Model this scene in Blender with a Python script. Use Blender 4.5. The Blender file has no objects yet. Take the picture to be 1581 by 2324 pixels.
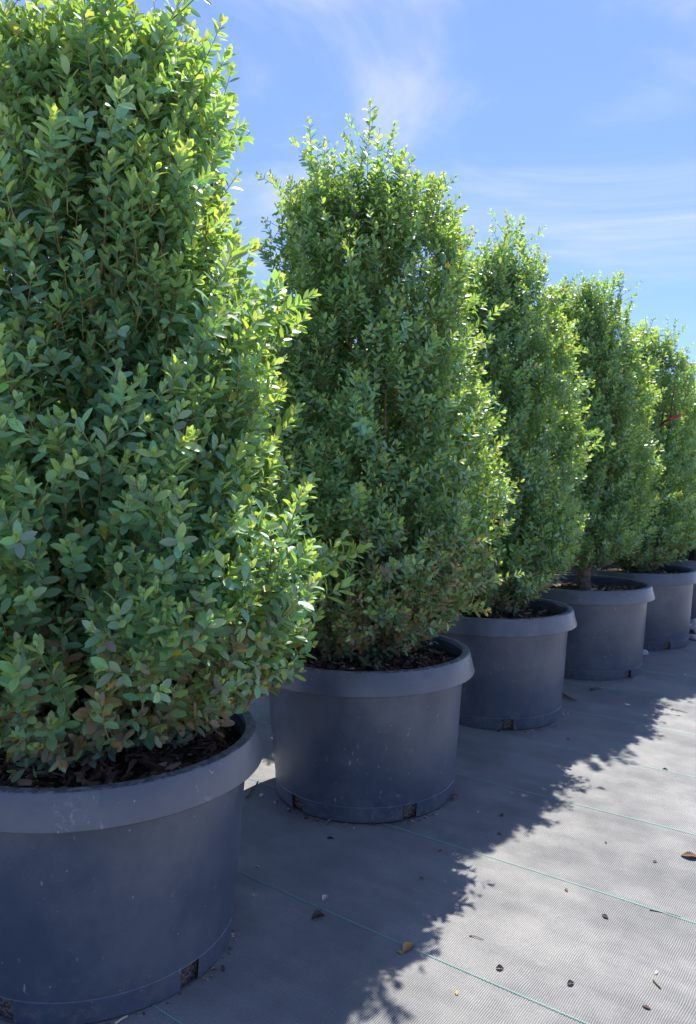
import bpy, bmesh, math, random
import numpy as np
from mathutils import Vector, Matrix

# ------------------------------------------------------------------ camera, sky, sun, exposure
scene = bpy.context.scene
col = scene.collection
CAM_H = 1.0
cam_d = bpy.data.cameras.new('camera')
cam = bpy.data.objects.new('camera', cam_d)
col.objects.link(cam)
cam.location = (0, 0, CAM_H)
cam.rotation_euler = (math.radians(90), 0, 0)
cam_d.sensor_fit = 'VERTICAL'
cam_d.sensor_height = 24.0
cam_d.lens = 24.0 * 1746 / 2324
cam_d.shift_y = -(1162 - 1085) / 2324
cam_d.clip_start = 0.02
cam_d.clip_end = 3000
cam_d.dof.use_dof = True
cam_d.dof.focus_distance = 1.75
cam_d.dof.aperture_fstop = 5.6
scene.camera = cam

SUN_EL, SUN_AZ = math.radians(57.0), math.radians(21.7)      # azimuth from +Y towards +X
world = bpy.data.worlds.new('World')
scene.world = world
world.use_nodes = True
wn, wl = world.node_tree.nodes, world.node_tree.links
wn.clear()
w_out = wn.new('ShaderNodeOutputWorld')
w_bg = wn.new('ShaderNodeBackground'); w_bg.inputs['Strength'].default_value = 0.081
sky = wn.new('ShaderNodeTexSky'); sky.sky_type = 'NISHITA'; sky.sun_disc = False
sky.sun_elevation = SUN_EL; sky.sun_rotation = SUN_AZ
sky.altitude = 2500; sky.air_density = 0.85; sky.dust_density = 0.0; sky.ozone_density = 8.0
tc = wn.new('ShaderNodeTexCoord')
# an even thin veil over the whole sky, and finer fibrous cirrus drifting through it
veil = wn.new('ShaderNodeMix'); veil.data_type = 'RGBA'; veil.inputs['Factor'].default_value = 0.6
wl.new(sky.outputs['Color'], veil.inputs['A']); veil.inputs['B'].default_value = (0.72, 1.20, 2.45, 1)
mp = wn.new('ShaderNodeMapping'); wl.new(tc.outputs['Generated'], mp.inputs[0])
mp.inputs['Rotation'].default_value = (0.2, math.radians(24), 0.3); mp.inputs['Scale'].default_value = (1.1, 1.3, 3.6)
mp.inputs['Location'].default_value = (3.3, 1.2, 0.4)
n1 = wn.new('ShaderNodeTexNoise'); n1.inputs['Scale'].default_value = 1.7; n1.inputs['Detail'].default_value = 9
n1.inputs['Roughness'].default_value = 0.56; n1.inputs['Distortion'].default_value = 0.9
wl.new(mp.outputs[0], n1.inputs['Vector'])
r1 = wn.new('ShaderNodeMapRange'); r1.interpolation_type = 'SMOOTHSTEP'
r1.inputs['From Min'].default_value = 0.46; r1.inputs['From Max'].default_value = 0.80
r1.inputs['To Max'].default_value = 1.0
wl.new(n1.outputs['Fac'], r1.inputs['Value'])
cm = wn.new('ShaderNodeMix'); cm.data_type = 'RGBA'
wl.new(r1.outputs['Result'], cm.inputs['Factor'])
wl.new(veil.outputs['Result'], cm.inputs['A'])
cm.inputs['B'].default_value = (2.2, 2.55, 3.0, 1)
tn_ = wn.new('ShaderNodeMix'); tn_.data_type = 'RGBA'; tn_.blend_type = 'MULTIPLY'; tn_.inputs['Factor'].default_value = 1.0
wl.new(cm.outputs['Result'], tn_.inputs['A']); tn_.inputs['B'].default_value = (1.02, 0.92, 1.0, 1)
wl.new(tn_.outputs['Result'], w_bg.inputs['Color'])
wl.new(w_bg.outputs[0], w_out.inputs['Surface'])

sun_d = bpy.data.lights.new('sun', 'SUN')
sun_d.energy = 2.0; sun_d.angle = math.radians(0.53); sun_d.color = (1.0, 0.955, 0.88)
sun = bpy.data.objects.new('sun', sun_d); col.objects.link(sun)
sdir = Vector((math.sin(SUN_AZ) * math.cos(SUN_EL), math.cos(SUN_AZ) * math.cos(SUN_EL), math.sin(SUN_EL)))
sun.rotation_euler = (-sdir).to_track_quat('-Z', 'Y').to_euler()
sun.location = sdir * 20

scene.render.engine = 'CYCLES'
scene.view_settings.view_transform = 'Standard'
scene.view_settings.look = 'None'
scene.view_settings.gamma = 1.0
scene.view_settings.exposure = 2.3
scene.cycles.max_bounces = 12
scene.cycles.transmission_bounces = 6
scene.cycles.diffuse_bounces = 8

# ------------------------------------------------------------------ helpers
rng = np.random.default_rng(11)
random.seed(5)
ROW = np.array((0.606, 0.795)); PERP = np.array((0.795, -0.606))     # along the row, and to its open side

def px(x, y, z=0.0):
    """photograph pixel (1581 x 2324 scale) to the point where its ray meets the height z"""
    Y = 1746 * (CAM_H - z) / (y - 1085)
    return Vector(((x - 790.5) / 1746 * Y, Y, z))

def tag(o, label=None, cat=None, group=None, kind=None):
    if label: o['label'] = label
    if cat: o['category'] = cat
    if group: o['group'] = group
    if kind: o['kind'] = kind
    return o

def empty(name, loc, rz=0.0):
    o = bpy.data.objects.new(name, None); col.objects.link(o)
    o.location = loc; o.rotation_euler = (0, 0, rz); o.empty_display_size = 0.1
    return o

def link(name, me, mat=None, parent=None, kind=None):
    o = bpy.data.objects.new(name, me); col.objects.link(o)
    if mat and not me.materials: me.materials.append(mat)
    if parent: o.parent = parent
    if kind: o['kind'] = kind
    return o

def np_mesh(name, verts, tris, cols=None, smooth=True):
    me = bpy.data.meshes.new(name)
    verts = np.ascontiguousarray(verts, dtype=np.float32); tris = np.ascontiguousarray(tris, dtype=np.int32)
    nv, nf = len(verts), len(tris)
    me.vertices.add(nv); me.vertices.foreach_set('co', verts.ravel())
    me.loops.add(nf * 3); me.loops.foreach_set('vertex_index', tris.ravel())
    me.polygons.add(nf)
    me.polygons.foreach_set('loop_start', np.arange(0, nf * 3, 3, dtype=np.int32))
    me.polygons.foreach_set('loop_total', np.full(nf, 3, dtype=np.int32))
    me.polygons.foreach_set('use_smooth', np.full(nf, smooth, dtype=bool))
    if cols is not None:
        a = me.attributes.new('tint', 'FLOAT_COLOR', 'POINT')
        c4 = np.ones((nv, 4), dtype=np.float32); c4[:, :3] = cols
        a.data.foreach_set('color', c4.ravel())
    me.update(calc_edges=True)
    return me

def bm_mesh(name, bm, smooth=False):
    me = bpy.data.meshes.new(name); bm.normal_update(); bm.to_mesh(me); bm.free()
    if smooth:
        for p in me.polygons: p.use_smooth = True
        if smooth != True: me.set_sharp_from_angle(angle=math.radians(smooth))
    return me

def tube_arrays(pts, rads, n=6):
    pts = np.asarray(pts, float); V = []; F = []
    for i, p in enumerate(pts):
        t = pts[min(i + 1, len(pts) - 1)] - pts[max(i - 1, 0)]
        t /= np.linalg.norm(t) + 1e-9
        a = np.cross(t, (0.31, 0.2, 0.93)); a /= np.linalg.norm(a) + 1e-9
        b = np.cross(t, a)
        for k in range(n):
            an = 2 * math.pi * k / n
            V.append(p + rads[i] * (math.cos(an) * a + math.sin(an) * b))
    for i in range(len(pts) - 1):
        for k in range(n):
            a0 = i * n + k; a1 = i * n + (k + 1) % n
            F += [(a0, a1, a1 + n), (a0, a1 + n, a0 + n)]
    m = len(V)
    V.append(pts[0]); V.append(pts[-1]); e = (len(pts) - 1) * n
    for k in range(n):
        F += [(m, (k + 1) % n, k), (m + 1, e + k, e + (k + 1) % n)]
    return np.array(V), np.array(F)

def merge(parts):
    V = []; F = []; off = 0
    for v, f in parts:
        V.append(v); F.append(f + off); off += len(v)
    return np.concatenate(V), np.concatenate(F)

# ------------------------------------------------------------------ materials
def new_mat(name):
    m = bpy.data.materials.new(name); m.use_nodes = True
    return m, m.node_tree.nodes, m.node_tree.links, m.node_tree.nodes['Principled BSDF']

def N(nodes, t, **kw):
    n = nodes.new('ShaderNode' + t)
    for k, v in kw.items():
        if k in n.inputs: n.inputs[k].default_value = v
        else: setattr(n, k, v)
    return n

def mathn(nodes, links, op, a, b=None, clamp=False):
    n = nodes.new('ShaderNodeMath'); n.operation = op; n.use_clamp = clamp
    for i, v in enumerate((a, b)):
        if v is None: continue
        if isinstance(v, (int, float)): n.inputs[i].default_value = v
        else: links.new(v, n.inputs[i])
    return n.outputs[0]

def rampn(nodes, links, src, lo, hi, tmin=0.0, tmax=1.0):
    n = nodes.new('ShaderNodeMapRange'); n.interpolation_type = 'SMOOTHSTEP'
    n.inputs['From Min'].default_value = lo; n.inputs['From Max'].default_value = hi
    n.inputs['To Min'].default_value = tmin; n.inputs['To Max'].default_value = tmax
    links.new(src, n.inputs['Value'])
    return n.outputs['Result']

def mixc(nodes, links, fac, a, b):
    n = nodes.new('ShaderNodeMix'); n.data_type = 'RGBA'
    for key, v in (('Factor', fac), ('A', a), ('B', b)):
        if isinstance(v, (int, float)): n.inputs[key].default_value = v
        elif isinstance(v, tuple): n.inputs[key].default_value = (*v, 1)
        else: links.new(v, n.inputs[key])
    return n.outputs['Result']

def make_leaf_mat():
    m, n, l, p = new_mat('boxwood_leaf')
    at = N(n, 'Attribute'); at.attribute_name = 'tint'
    geo = N(n, 'NewGeometry')
    under = mixc(n, l, 0.35, at.outputs['Color'], (0.15, 0.21, 0.11))        # paler underside
    c = mixc(n, l, geo.outputs['Backfacing'], at.outputs['Color'], under)
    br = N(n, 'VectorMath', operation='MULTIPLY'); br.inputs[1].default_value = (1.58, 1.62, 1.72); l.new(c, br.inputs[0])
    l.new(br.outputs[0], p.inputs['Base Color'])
    p.inputs['Roughness'].default_value = 0.40
    p.inputs['Specular IOR Level'].default_value = 0.65
    hs = N(n, 'VectorMath', operation='MULTIPLY'); hs.inputs[1].default_value = (3.9, 3.0, 0.42)     # light through the blade turns yellow-green
    l.new(at.outputs['Color'], hs.inputs[0])
    hm = N(n, 'VectorMath', operation='MINIMUM'); hm.inputs[1].default_value = (0.62, 0.72, 0.08); l.new(hs.outputs[0], hm.inputs[0])
    tr = N(n, 'BsdfTranslucent'); l.new(hm.outputs[0], tr.inputs['Color'])
    mx = N(n, 'MixShader'); mx.inputs[0].default_value = 0.44
    l.new(p.outputs[0], mx.inputs[1]); l.new(tr.outputs[0], mx.inputs[2])
    l.new(mx.outputs[0], n['Material Output'].inputs['Surface'])
    return m

def make_simple(name, rgb, rough=0.7, spec=0.3, noise=0.0, scale=60.0, rgb2=None, bump=0.0):
    m, n, l, p = new_mat(name)
    p.inputs['Roughness'].default_value = rough
    p.inputs['Specular IOR Level'].default_value = spec
    if noise:
        t = N(n, 'TexCoord'); nz = N(n, 'TexNoise', Scale=scale, Detail=5.0)
        l.new(t.outputs['Object'], nz.inputs['Vector'])
        f = rampn(n, l, nz.outputs['Fac'], 0.5 - noise, 0.5 + noise)
        l.new(mixc(n, l, f, rgb, rgb2), p.inputs['Base Color'])
        if bump:
            b = N(n, 'Bump', Strength=bump, Distance=0.002)
            l.new(nz.outputs['Fac'], b.inputs['Height']); l.new(b.outputs[0], p.inputs['Normal'])
    else:
        p.inputs['Base Color'].default_value = (*rgb, 1)
    return m

def make_tint_mat(name, rough=0.8, spec=0.2, trans=0.0):
    m, n, l, p = new_mat(name)
    at = N(n, 'Attribute'); at.attribute_name = 'tint'
    l.new(at.outputs['Color'], p.inputs['Base Color'])
    p.inputs['Roughness'].default_value = rough; p.inputs['Specular IOR Level'].default_value = spec
    if trans:
        tr = N(n, 'BsdfTranslucent'); l.new(at.outputs['Color'], tr.inputs['Color'])
        mx = N(n, 'MixShader'); mx.inputs[0].default_value = trans
        l.new(p.outputs[0], mx.inputs[1]); l.new(tr.outputs[0], mx.inputs[2])
        l.new(mx.outputs[0], n['Material Output'].inputs['Surface'])
    return m

def make_pot_mat(name, dust, rough, base=(0.050, 0.064, 0.088)):
    """black nursery plastic: dusty film, pale specks, scuffs and short scratches"""
    m, n, l, p = new_mat(name)
    t = N(n, 'TexCoord'); oi = N(n, 'ObjectInfo')
    off = N(n, 'VectorMath', operation='SCALE'); off.inputs[0].default_value = (7.1, 3.7, 5.3)
    l.new(oi.outputs['Random'], off.inputs['Scale'])
    ad = N(n, 'VectorMath', operation='ADD'); l.new(t.outputs['Object'], ad.inputs[0]); l.new(off.outputs[0], ad.inputs[1])
    V = ad.outputs[0]
    film = N(n, 'TexNoise', Scale=4.5, Detail=9.0, Roughness=0.70); l.new(V, film.inputs['Vector'])
    f1 = rampn(n, l, film.outputs['Fac'], 0.36, 0.72)
    c = mixc(n, l, mathn(n, l, 'MULTIPLY', f1, dust), base, (0.17, 0.175, 0.18))
    # specks
    vo = N(n, 'TexVoronoi', Scale=46.0); l.new(V, vo.inputs['Vector'])
    sp = rampn(n, l, vo.outputs['Distance'], 0.05, 0.09, 1.0, 0.0)
    pick = N(n, 'TexWhiteNoise'); l.new(vo.outputs['Color'], pick.inputs['Vector'])
    sp = mathn(n, l, 'MULTIPLY', sp, mathn(n, l, 'GREATER_THAN', pick.outputs['Value'], 0.66))
    # finer dust specks, and soil splashed up from the ground round the foot
    vo2 = N(n, 'TexVoronoi', Scale=115.0); l.new(V, vo2.inputs['Vector'])
    s2 = rampn(n, l, vo2.outputs['Distance'], 0.07, 0.12, 1.0, 0.0)
    pk2 = N(n, 'TexWhiteNoise'); l.new(vo2.outputs['Color'], pk2.inputs['Vector'])
    sp = mathn(n, l, 'MAXIMUM', sp, mathn(n, l, 'MULTIPLY', mathn(n, l, 'MULTIPLY', s2, mathn(n, l, 'GREATER_THAN', pk2.outputs['Value'], 0.82)), 0.5))
    so = N(n, 'SeparateXYZ'); l.new(t.outputs['Object'], so.inputs[0])
    low = rampn(n, l, so.outputs['Z'], 0.0, 0.13, 1.0, 0.0)
    spl = N(n, 'TexNoise', Scale=38.0, Detail=7.0, Roughness=0.75); l.new(V, spl.inputs['Vector'])
    c = mixc(n, l, mathn(n, l, 'MULTIPLY', low, rampn(n, l, spl.outputs['Fac'], 0.48, 0.66, 0.0, 0.75)), c, (0.15, 0.13, 0.105))
    # slanting scratches: stretched, distorted noise
    mpn = N(n, 'Mapping', Scale=(95.0, 95.0, 34.0), Rotation=(0.7, 0.5, 0.0)); l.new(V, mpn.inputs['Vector'])
    sc = N(n, 'TexNoise', Scale=1.0, Detail=2.0); l.new(mpn.outputs[0], sc.inputs['Vector'])
    msk = N(n, 'TexNoise', Scale=7.0, Detail=2.0); l.new(V, msk.inputs['Vector'])
    scf = mathn(n, l, 'MULTIPLY', rampn(n, l, sc.outputs['Fac'], 0.69, 0.75), rampn(n, l, msk.outputs['Fac'], 0.47, 0.62))
    marks = mathn(n, l, 'MAXIMUM', mathn(n, l, 'MULTIPLY', sp, 0.75), mathn(n, l, 'MULTIPLY', scf, 0.6))
    if name == 'pot_rim_plastic':
        gm = N(n, 'NewGeometry'); gs = N(n, 'SeparateXYZ'); l.new(gm.outputs['Normal'], gs.inputs[0])
        wr = N(n, 'TexNoise', Scale=55.0, Detail=6.0, Roughness=0.7, Distortion=1.0); l.new(V, wr.inputs['Vector'])
        shelf = mathn(n, l, 'MULTIPLY', rampn(n, l, gs.outputs['Z'], 0.55, 0.85), rampn(n, l, wr.outputs['Fac'], 0.42, 0.62))
        edge = mathn(n, l, 'MULTIPLY', rampn(n, l, msk.outputs['Fac'], 0.56, 0.70), rampn(n, l, wr.outputs['Fac'], 0.50, 0.60, 0.0, 0.45))
        marks = mathn(n, l, 'MAXIMUM', marks, mathn(n, l, 'MAXIMUM', mathn(n, l, 'MULTIPLY', shelf, 0.62), edge))
    c = mixc(n, l, marks, c, (0.34, 0.34, 0.33))
    l.new(c, p.inputs['Base Color'])
    rr = rampn(n, l, film.outputs['Fac'], 0.3, 0.75, rough - 0.06, rough + 0.12)
    l.new(mathn(n, l, 'ADD', rr, mathn(n, l, 'MULTIPLY', marks, 0.3)), p.inputs['Roughness'])
    p.inputs['Specular IOR Level'].default_value = 0.5
    fine = N(n, 'TexNoise', Scale=420.0, Detail=2.0); l.new(V, fine.inputs['Vector'])
    big = N(n, 'TexNoise', Scale=5.0, Detail=2.0); l.new(V, big.inputs['Vector'])
    b1 = N(n, 'Bump', Strength=0.10, Distance=0.0004); l.new(fine.outputs['Fac'], b1.inputs['Height'])
    b2 = N(n, 'Bump', Strength=0.25, Distance=0.004); l.new(big.outputs['Fac'], b2.inputs['Height']); l.new(b1.outputs[0], b2.inputs['Normal'])
    l.new(b2.outputs[0], p.inputs['Normal'])
    return m

def make_mat_mat():
    """woven ground cover: dark tapes, dust lying in the weave, streaks across"""
    m, n, l, p = new_mat('woven_ground_cover')
    t = N(n, 'TexCoord')
    sp = N(n, 'SeparateXYZ'); l.new(t.outputs['Object'], sp.inputs[0])
    X, Y = sp.outputs['X'], sp.outputs['Y']            # X across the row, Y along it (mat is turned with the row)
    wob = N(n, 'TexNoise', Scale=6.0, Detail=4.0); l.new(t.outputs['Object'], wob.inputs['Vector'])
    wv = mathn(n, l, 'MULTIPLY', mathn(n, l, 'SUBTRACT', wob.outputs['Fac'], 0.5), 0.022)
    wob2 = N(n, 'TexNoise', Scale=13.0, Detail=3.0); l.new(t.outputs['Object'], wob2.inputs['Vector'])
    Xw = mathn(n, l, 'ADD', X, wv); Yw = mathn(n, l, 'ADD', Y, wv)
    sx = mathn(n, l, 'SINE', mathn(n, l, 'MULTIPLY', Xw, 2 * math.pi / 0.0043))
    row_id = mathn(n, l, 'FLOOR', mathn(n, l, 'DIVIDE', Xw, 0.0043))
    sh = mathn(n, l, 'MULTIPLY', row_id, math.pi)
    sy = mathn(n, l, 'SINE', mathn(n, l, 'ADD', mathn(n, l, 'MULTIPLY', Yw, 2 * math.pi / 0.0036), sh))
    weave = mathn(n, l, 'ADD', mathn(n, l, 'MULTIPLY', sx, rampn(n, l, wob2.outputs['Fac'], 0.35, 0.65, 0.45, 0.85)), mathn(n, l, 'MULTIPLY', sy, 0.50))
    wf = rampn(n, l, weave, -0.6, 0.55)
    # dust: broad patches and streaks along the weft
    d1 = N(n, 'TexNoise', Scale=2.3, Detail=8.0, Roughness=0.6); l.new(t.outputs['Object'], d1.inputs['Vector'])
    ms = N(n, 'Mapping', Scale=(3.0, 17.0, 1.0)); l.new(t.outputs['Object'], ms.inputs['Vector'])
    d2 = N(n, 'TexNoise', Scale=1.0, Detail=5.0, Roughness=0.6); l.new(ms.outputs[0], d2.inputs['Vector'])
    d3 = N(n, 'TexNoise', Scale=260.0, Detail=2.0); l.new(t.outputs['Object'], d3.inputs['Vector'])
    dust = mathn(n, l, 'ADD', mathn(n, l, 'MULTIPLY', d1.outputs['Fac'], 0.76), mathn(n, l, 'MULTIPLY', d2.outputs['Fac'], 0.24))
    du = rampn(n, l, dust, 0.34, 0.66)
    hi = mixc(n, l, du, (0.205, 0.204, 0.200), (0.370, 0.362, 0.340))
    lo = mixc(n, l, du, (0.040, 0.042, 0.045), (0.11, 0.108, 0.104))
    c = mixc(n, l, wf, lo, hi)
    c = mixc(n, l, rampn(n, l, d3.outputs['Fac'], 0.35, 0.7, 0.0, 0.35), c, (0.11, 0.11, 0.113))
    l.new(c, p.inputs['Base Color'])
    p.inputs['Roughness'].default_value = 0.5
    p.inputs['Specular IOR Level'].default_value = 0.45
    b = N(n, 'Bump', Strength=0.55, Distance=0.0012); l.new(weave, b.inputs['Height'])
    b2 = N(n, 'Bump', Strength=0.5, Distance=0.012); l.new(dust, b2.inputs['Height']); l.new(b.outputs[0], b2.inputs['Normal'])
    l.new(b2.outputs[0], p.inputs['Normal'])
    return m

M = {}
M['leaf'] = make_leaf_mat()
M['twig'] = make_simple('twig_bark', (0.16, 0.115, 0.06), 0.75, 0.25, 0.2, 90.0, (0.22, 0.20, 0.08))
M['bark'] = make_simple('trunk_bark', (0.085, 0.060, 0.042), 0.85, 0.2, 0.18, 40.0, (0.20, 0.15, 0.105), 0.8)
M['pot'] = make_pot_mat('pot_plastic', 0.40, 0.36)
M['rim'] = make_pot_mat('pot_rim_plastic', 0.45, 0.38, (0.058, 0.069, 0.089))
M['mat'] = make_mat_mat()
M['soil'] = make_simple('potting_soil', (0.016, 0.012, 0.009), 0.95, 0.1, 0.2, 120.0, (0.058, 0.041, 0.031), 1.0)
M['root_ball'] = make_simple('root_ball', (0.035, 0.028, 0.023), 0.95, 0.1, 0.16, 150.0, (0.17, 0.135, 0.105), 1.0)
M['chip'] = make_tint_mat('bark_chip', 0.8, 0.25)
M['litter'] = make_tint_mat('dry_leaf', 0.65, 0.3, 0.25)
M['thread'] = make_simple('green_thread', (0.15, 0.40, 0.33), 0.6, 0.4)
M['ground'] = make_simple('bounce_gravel', (0.48, 0.46, 0.43), 0.95, 0.1, 0.2, 14.0, (0.64, 0.62, 0.58), 0.6)  # gravel made extra pale, beside and behind the camera, to bounce sunlight onto the shrubs
M['stone'] = make_simple('pale_stone', (0.34, 0.33, 0.31), 0.85, 0.25, 0.2, 40.0, (0.52, 0.50, 0.47), 0.5)
M['ribbon'] = make_tint_mat('red_ribbon', 0.45, 0.4, 0.35)
M['pipe'] = make_simple('galvanised_pipe', (0.36, 0.37, 0.36), 0.45, 0.5, 0.2, 12.0, (0.46, 0.46, 0.44))
M['pod'] = make_simple('seed_pod', (0.045, 0.115, 0.05), 0.55, 0.4, 0.2, 160.0, (0.07, 0.15, 0.06))
M['petal'] = make_simple('yellow_petal', (0.50, 0.36, 0.04), 0.6, 0.3)

# ------------------------------------------------------------------ ground and woven mat
bm = bmesh.new()
S = 900
vs = [bm.verts.new(v) for v in ((-S, -S, -0.016), (S, -S, -0.016), (S, S, -0.016), (-S, S, -0.016))]
bm.faces.new(vs)
tag(link('ground', bm_mesh('ground', bm), M['ground']), 'bare gravelly ground beyond the woven mat, made pale to bounce sunlight', 'ground', kind='structure')

mat_angle = math.atan2(PERP[1], PERP[0])               # local X = across the row, local Y = along the row
def mat_z(u, v):
    z = 0.0016 * math.sin(3.1 * u + 1.3 * v) + 0.0014 * math.sin(2.2 * v - 4.0 * u + 1.0) + 0.0010 * math.sin(9 * v + 2 * u)
    z += 0.0020 * math.sin(23 * v + 1.5 * math.sin(2.3 * u)) * (0.5 + 0.5 * math.sin(1.7 * u + 2.0 * v))
    return z - 0.0038
def uv_of(x, y): return (x * PERP[0] + y * PERP[1], x * ROW[0] + y * ROW[1])
def xy_of(u, v): return (u * PERP[0] + v * ROW[0], u * PERP[1] + v * ROW[1])
def floor_z(x, y): return mat_z(*uv_of(x, y))

def grid_axis(a, b, f0, f1, fine, coarse):
    out = list(np.arange(a, f0, coarse)) + list(np.arange(f0, f1, fine)) + list(np.arange(f1, b + coarse, coarse))
    return np.array(out)
us = grid_axis(-6.6, 0.35, -2.4, 0.2, 0.02, 0.15); vv_ = grid_axis(-2.5, 13.5, 0.4, 6.6, 0.02, 0.35)  # mat cut short just out of view so more of the pale bounce gravel lies open
U, W = np.meshgrid(us, vv_, indexing='ij')
Z = (0.0016 * np.sin(3.1 * U + 1.3 * W) + 0.0014 * np.sin(2.2 * W - 4.0 * U + 1.0) + 0.0010 * np.sin(9 * W + 2 * U)
     + 0.0020 * np.sin(23 * W + 1.5 * np.sin(2.3 * U)) * (0.5 + 0.5 * np.sin(1.7 * U + 2.0 * W)) - 0.0038)
Vm = np.stack([U, W, Z], -1).reshape(-1, 3)
nu, nv = len(us), len(vv_)
I, J = np.meshgrid(np.arange(nu - 1), np.arange(nv - 1), indexing='ij')
a = (I * nv + J).ravel(); b_ = ((I + 1) * nv + J).ravel()
Fm = np.concatenate([np.stack([a, b_, b_ + 1], -1), np.stack([a, b_ + 1, a + 1], -1)])
weed_mat = link('pavement', np_mesh('woven_ground_cover', Vm, Fm), M['mat'])
weed_mat.name = 'woven_ground_cover'
weed_mat.rotation_euler = (0, 0, mat_angle)
tag(weed_mat, 'grey woven ground cover sheet laid under the pots', 'ground cover', kind='structure')

# green marker threads, stitched in a fine zigzag across the row every 45 cm
for k in range(-1, 12):
    v0 = 0.94 + 0.453 * k
    u0, u1 = -3.2, 0.35
    step = 0.0045
    n_ = int((u1 - u0) / step)
    V = np.zeros((n_, 2, 3)); uu = u0 + step * np.arange(n_)
    off = np.where(np.arange(n_) % 2 == 0, 0.0011, -0.0011) + 0.0035 * np.sin(uu * 2.1 + k)
    zz = np.array([mat_z(u, v0 + o) for u, o in zip(uu, off)]) + 0.0016
    hw = 0.0009
    P = np.stack([uu, v0 + off, zz], -1)
    quad = np.stack([P + (0, hw, 0), P + (0, 0, 0.0012), P - (0, hw, 0)], 1).reshape(-1, 3)
    ii = np.arange(n_ - 1) * 3
    F = np.concatenate([np.stack([ii, ii + 1, ii + 4], -1), np.stack([ii, ii + 4, ii + 3], -1),
                        np.stack([ii + 1, ii + 2, ii + 5], -1), np.stack([ii + 1, ii + 5, ii + 4], -1)])
    link('thread', np_mesh('thread', quad, F), M['thread'], weed_mat)

# ------------------------------------------------------------------ nursery pots
POT_H = 0.45
def lathe(profile, seg=128, skip=None, ripple=0.0):
    bm = bmesh.new(); rings = []
    for (r, z) in profile:
        rings.append([bm.verts.new((r * math.cos(2 * math.pi * k / seg), r * math.sin(2 * math.pi * k / seg), z)) for k in range(seg)])
    for i in range(len(rings) - 1):
        for k in range(seg):
            if skip and skip(i, k): continue
            bm.faces.new((rings[i][k], rings[i][(k + 1) % seg], rings[i + 1][(k + 1) % seg], rings[i + 1][k]))
    return bm

HOLES = [k for k in range(0, 120, 24)]
def hole_skip(i, k): return i in (1, 2) and any((k - h) % 120 in (0, 1, 2) for h in HOLES)
def body_r(z): return 0.286 + (0.3225 - 0.286) * z / POT_H
body_prof = [(body_r(0) - 0.002, 0.0), (body_r(0.004) + 0.0006, 0.004), (body_r(0.022) + 0.0006, 0.022), (body_r(0.046) + 0.0006, 0.046), (body_r(0.0475) - 0.0006, 0.0475)]
body_prof += [(body_r(z) + 0.0004 * math.sin(z * 40), z) for z in np.linspace(0.07, 0.40, 14)]
me_body = bm_mesh('pot_body', lathe(body_prof, 120, hole_skip), 22)
rim_prof = [(0.3205, 0.387), (0.345, 0.384), (0.3515, 0.3835), (0.3530, 0.3855), (0.3524, 0.389), (0.3455, 0.416), (0.3392, 0.4455), (0.3378, 0.4482), (0.3345, 0.4495), (0.325, 0.4502), (0.3175, 0.4498), (0.3150, 0.447)]
me_rim = bm_mesh('pot_rim', lathe(rim_prof, 120), 24)
inner = [(0.3152, 0.4475)]
z = 0.44
while z > 0.34:
    inner += [(0.3140, z), (0.3126, z - 0.002), (0.3140, z - 0.005)]; z -= 0.0085
inner += [(0.308, 0.30)]
me_inner = bm_mesh('pot_liner', lathe(inner, 96), True)
# floor of the pot with a soil core behind the drainage holes
core_prof = [(0.001, 0.003), (0.278, 0.003), (0.279, 0.012), (0.280, 0.022), (0.280, 0.034), (0.281, 0.05), (0.281, 0.08), (0.001, 0.081)]
bmc = lathe(core_prof, 64)
for v in bmc.verts:
    if v.co.xy.length > 0.2:
        v.co.xy *= 1 + random.uniform(-0.012, 0.006)
me_core = bm_mesh('soil_core', bmc, True)

def chip_mesh(i):
    """a bark splinter: a bent, ragged strip with thickness"""
    r = random.Random(100 + i); n = 4; L = 1.0; bm = bmesh.new(); rows = []
    for k in range(n):
        t = k / (n - 1); w = (0.11 + 0.10 * r.random()) * (0.55 if k in (0, n - 1) else 1); zz = 0.14 * math.sin(t * 3.1) * r.uniform(-0.3, 1) ; yo = r.uniform(-0.07, 0.07)
        th = 0.045 + 0.05 * r.random()
        rows.append([bm.verts.new((t * L - 0.5, yo + s * w, zz + q * th)) for s, q in ((-1, -1), (1, -1), (1, 1), (-1, 1))])
    for k in range(n - 1):
        for j in range(4):
            bm.faces.new((rows[k][j], rows[k][(j + 1) % 4], rows[k + 1][(j + 1) % 4], rows[k + 1][j]))
    bm.faces.new(rows[0][::-1]); bm.faces.new(rows[-1])
    bmesh.ops.triangulate(bm, faces=bm.faces[:])
    bm.verts.ensure_lookup_table(); bm.verts.index_update()
    V = np.array([v.co[:] for v in bm.verts]); F = np.array([[v.index for v in f.verts] for f in bm.faces]); bm.free()
    return V, F
CHIPS = [chip_mesh(i) for i in range(8)]
CHIP_COL = [(0.030, 0.018, 0.012), (0.055, 0.030, 0.020), (0.085, 0.046, 0.030), (0.12, 0.075, 0.05), (0.045, 0.030, 0.022), (0.16, 0.12, 0.08), (0.10, 0.05, 0.035), (0.20, 0.16, 0.11)]
CHIP_COL = [tuple(1.7 * q for q in c_) for c_ in CHIP_COL]
CHIP_ME = []
for i in range(8):
    V, F = CHIPS[i]
    me = np_mesh('bark_chip', V, F, np.tile(CHIP_COL[i], (len(V), 1)), False); me.materials.append(M['chip']); CHIP_ME.append(me)

SOIL = 0.400
def soil_z(x, y, seed):
    return SOIL + 0.012 * math.sin(9 * x + seed) * math.cos(8 * y + 2 * seed) + 0.022 * max(0, 1 - math.hypot(x, y) / 0.2)

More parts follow.
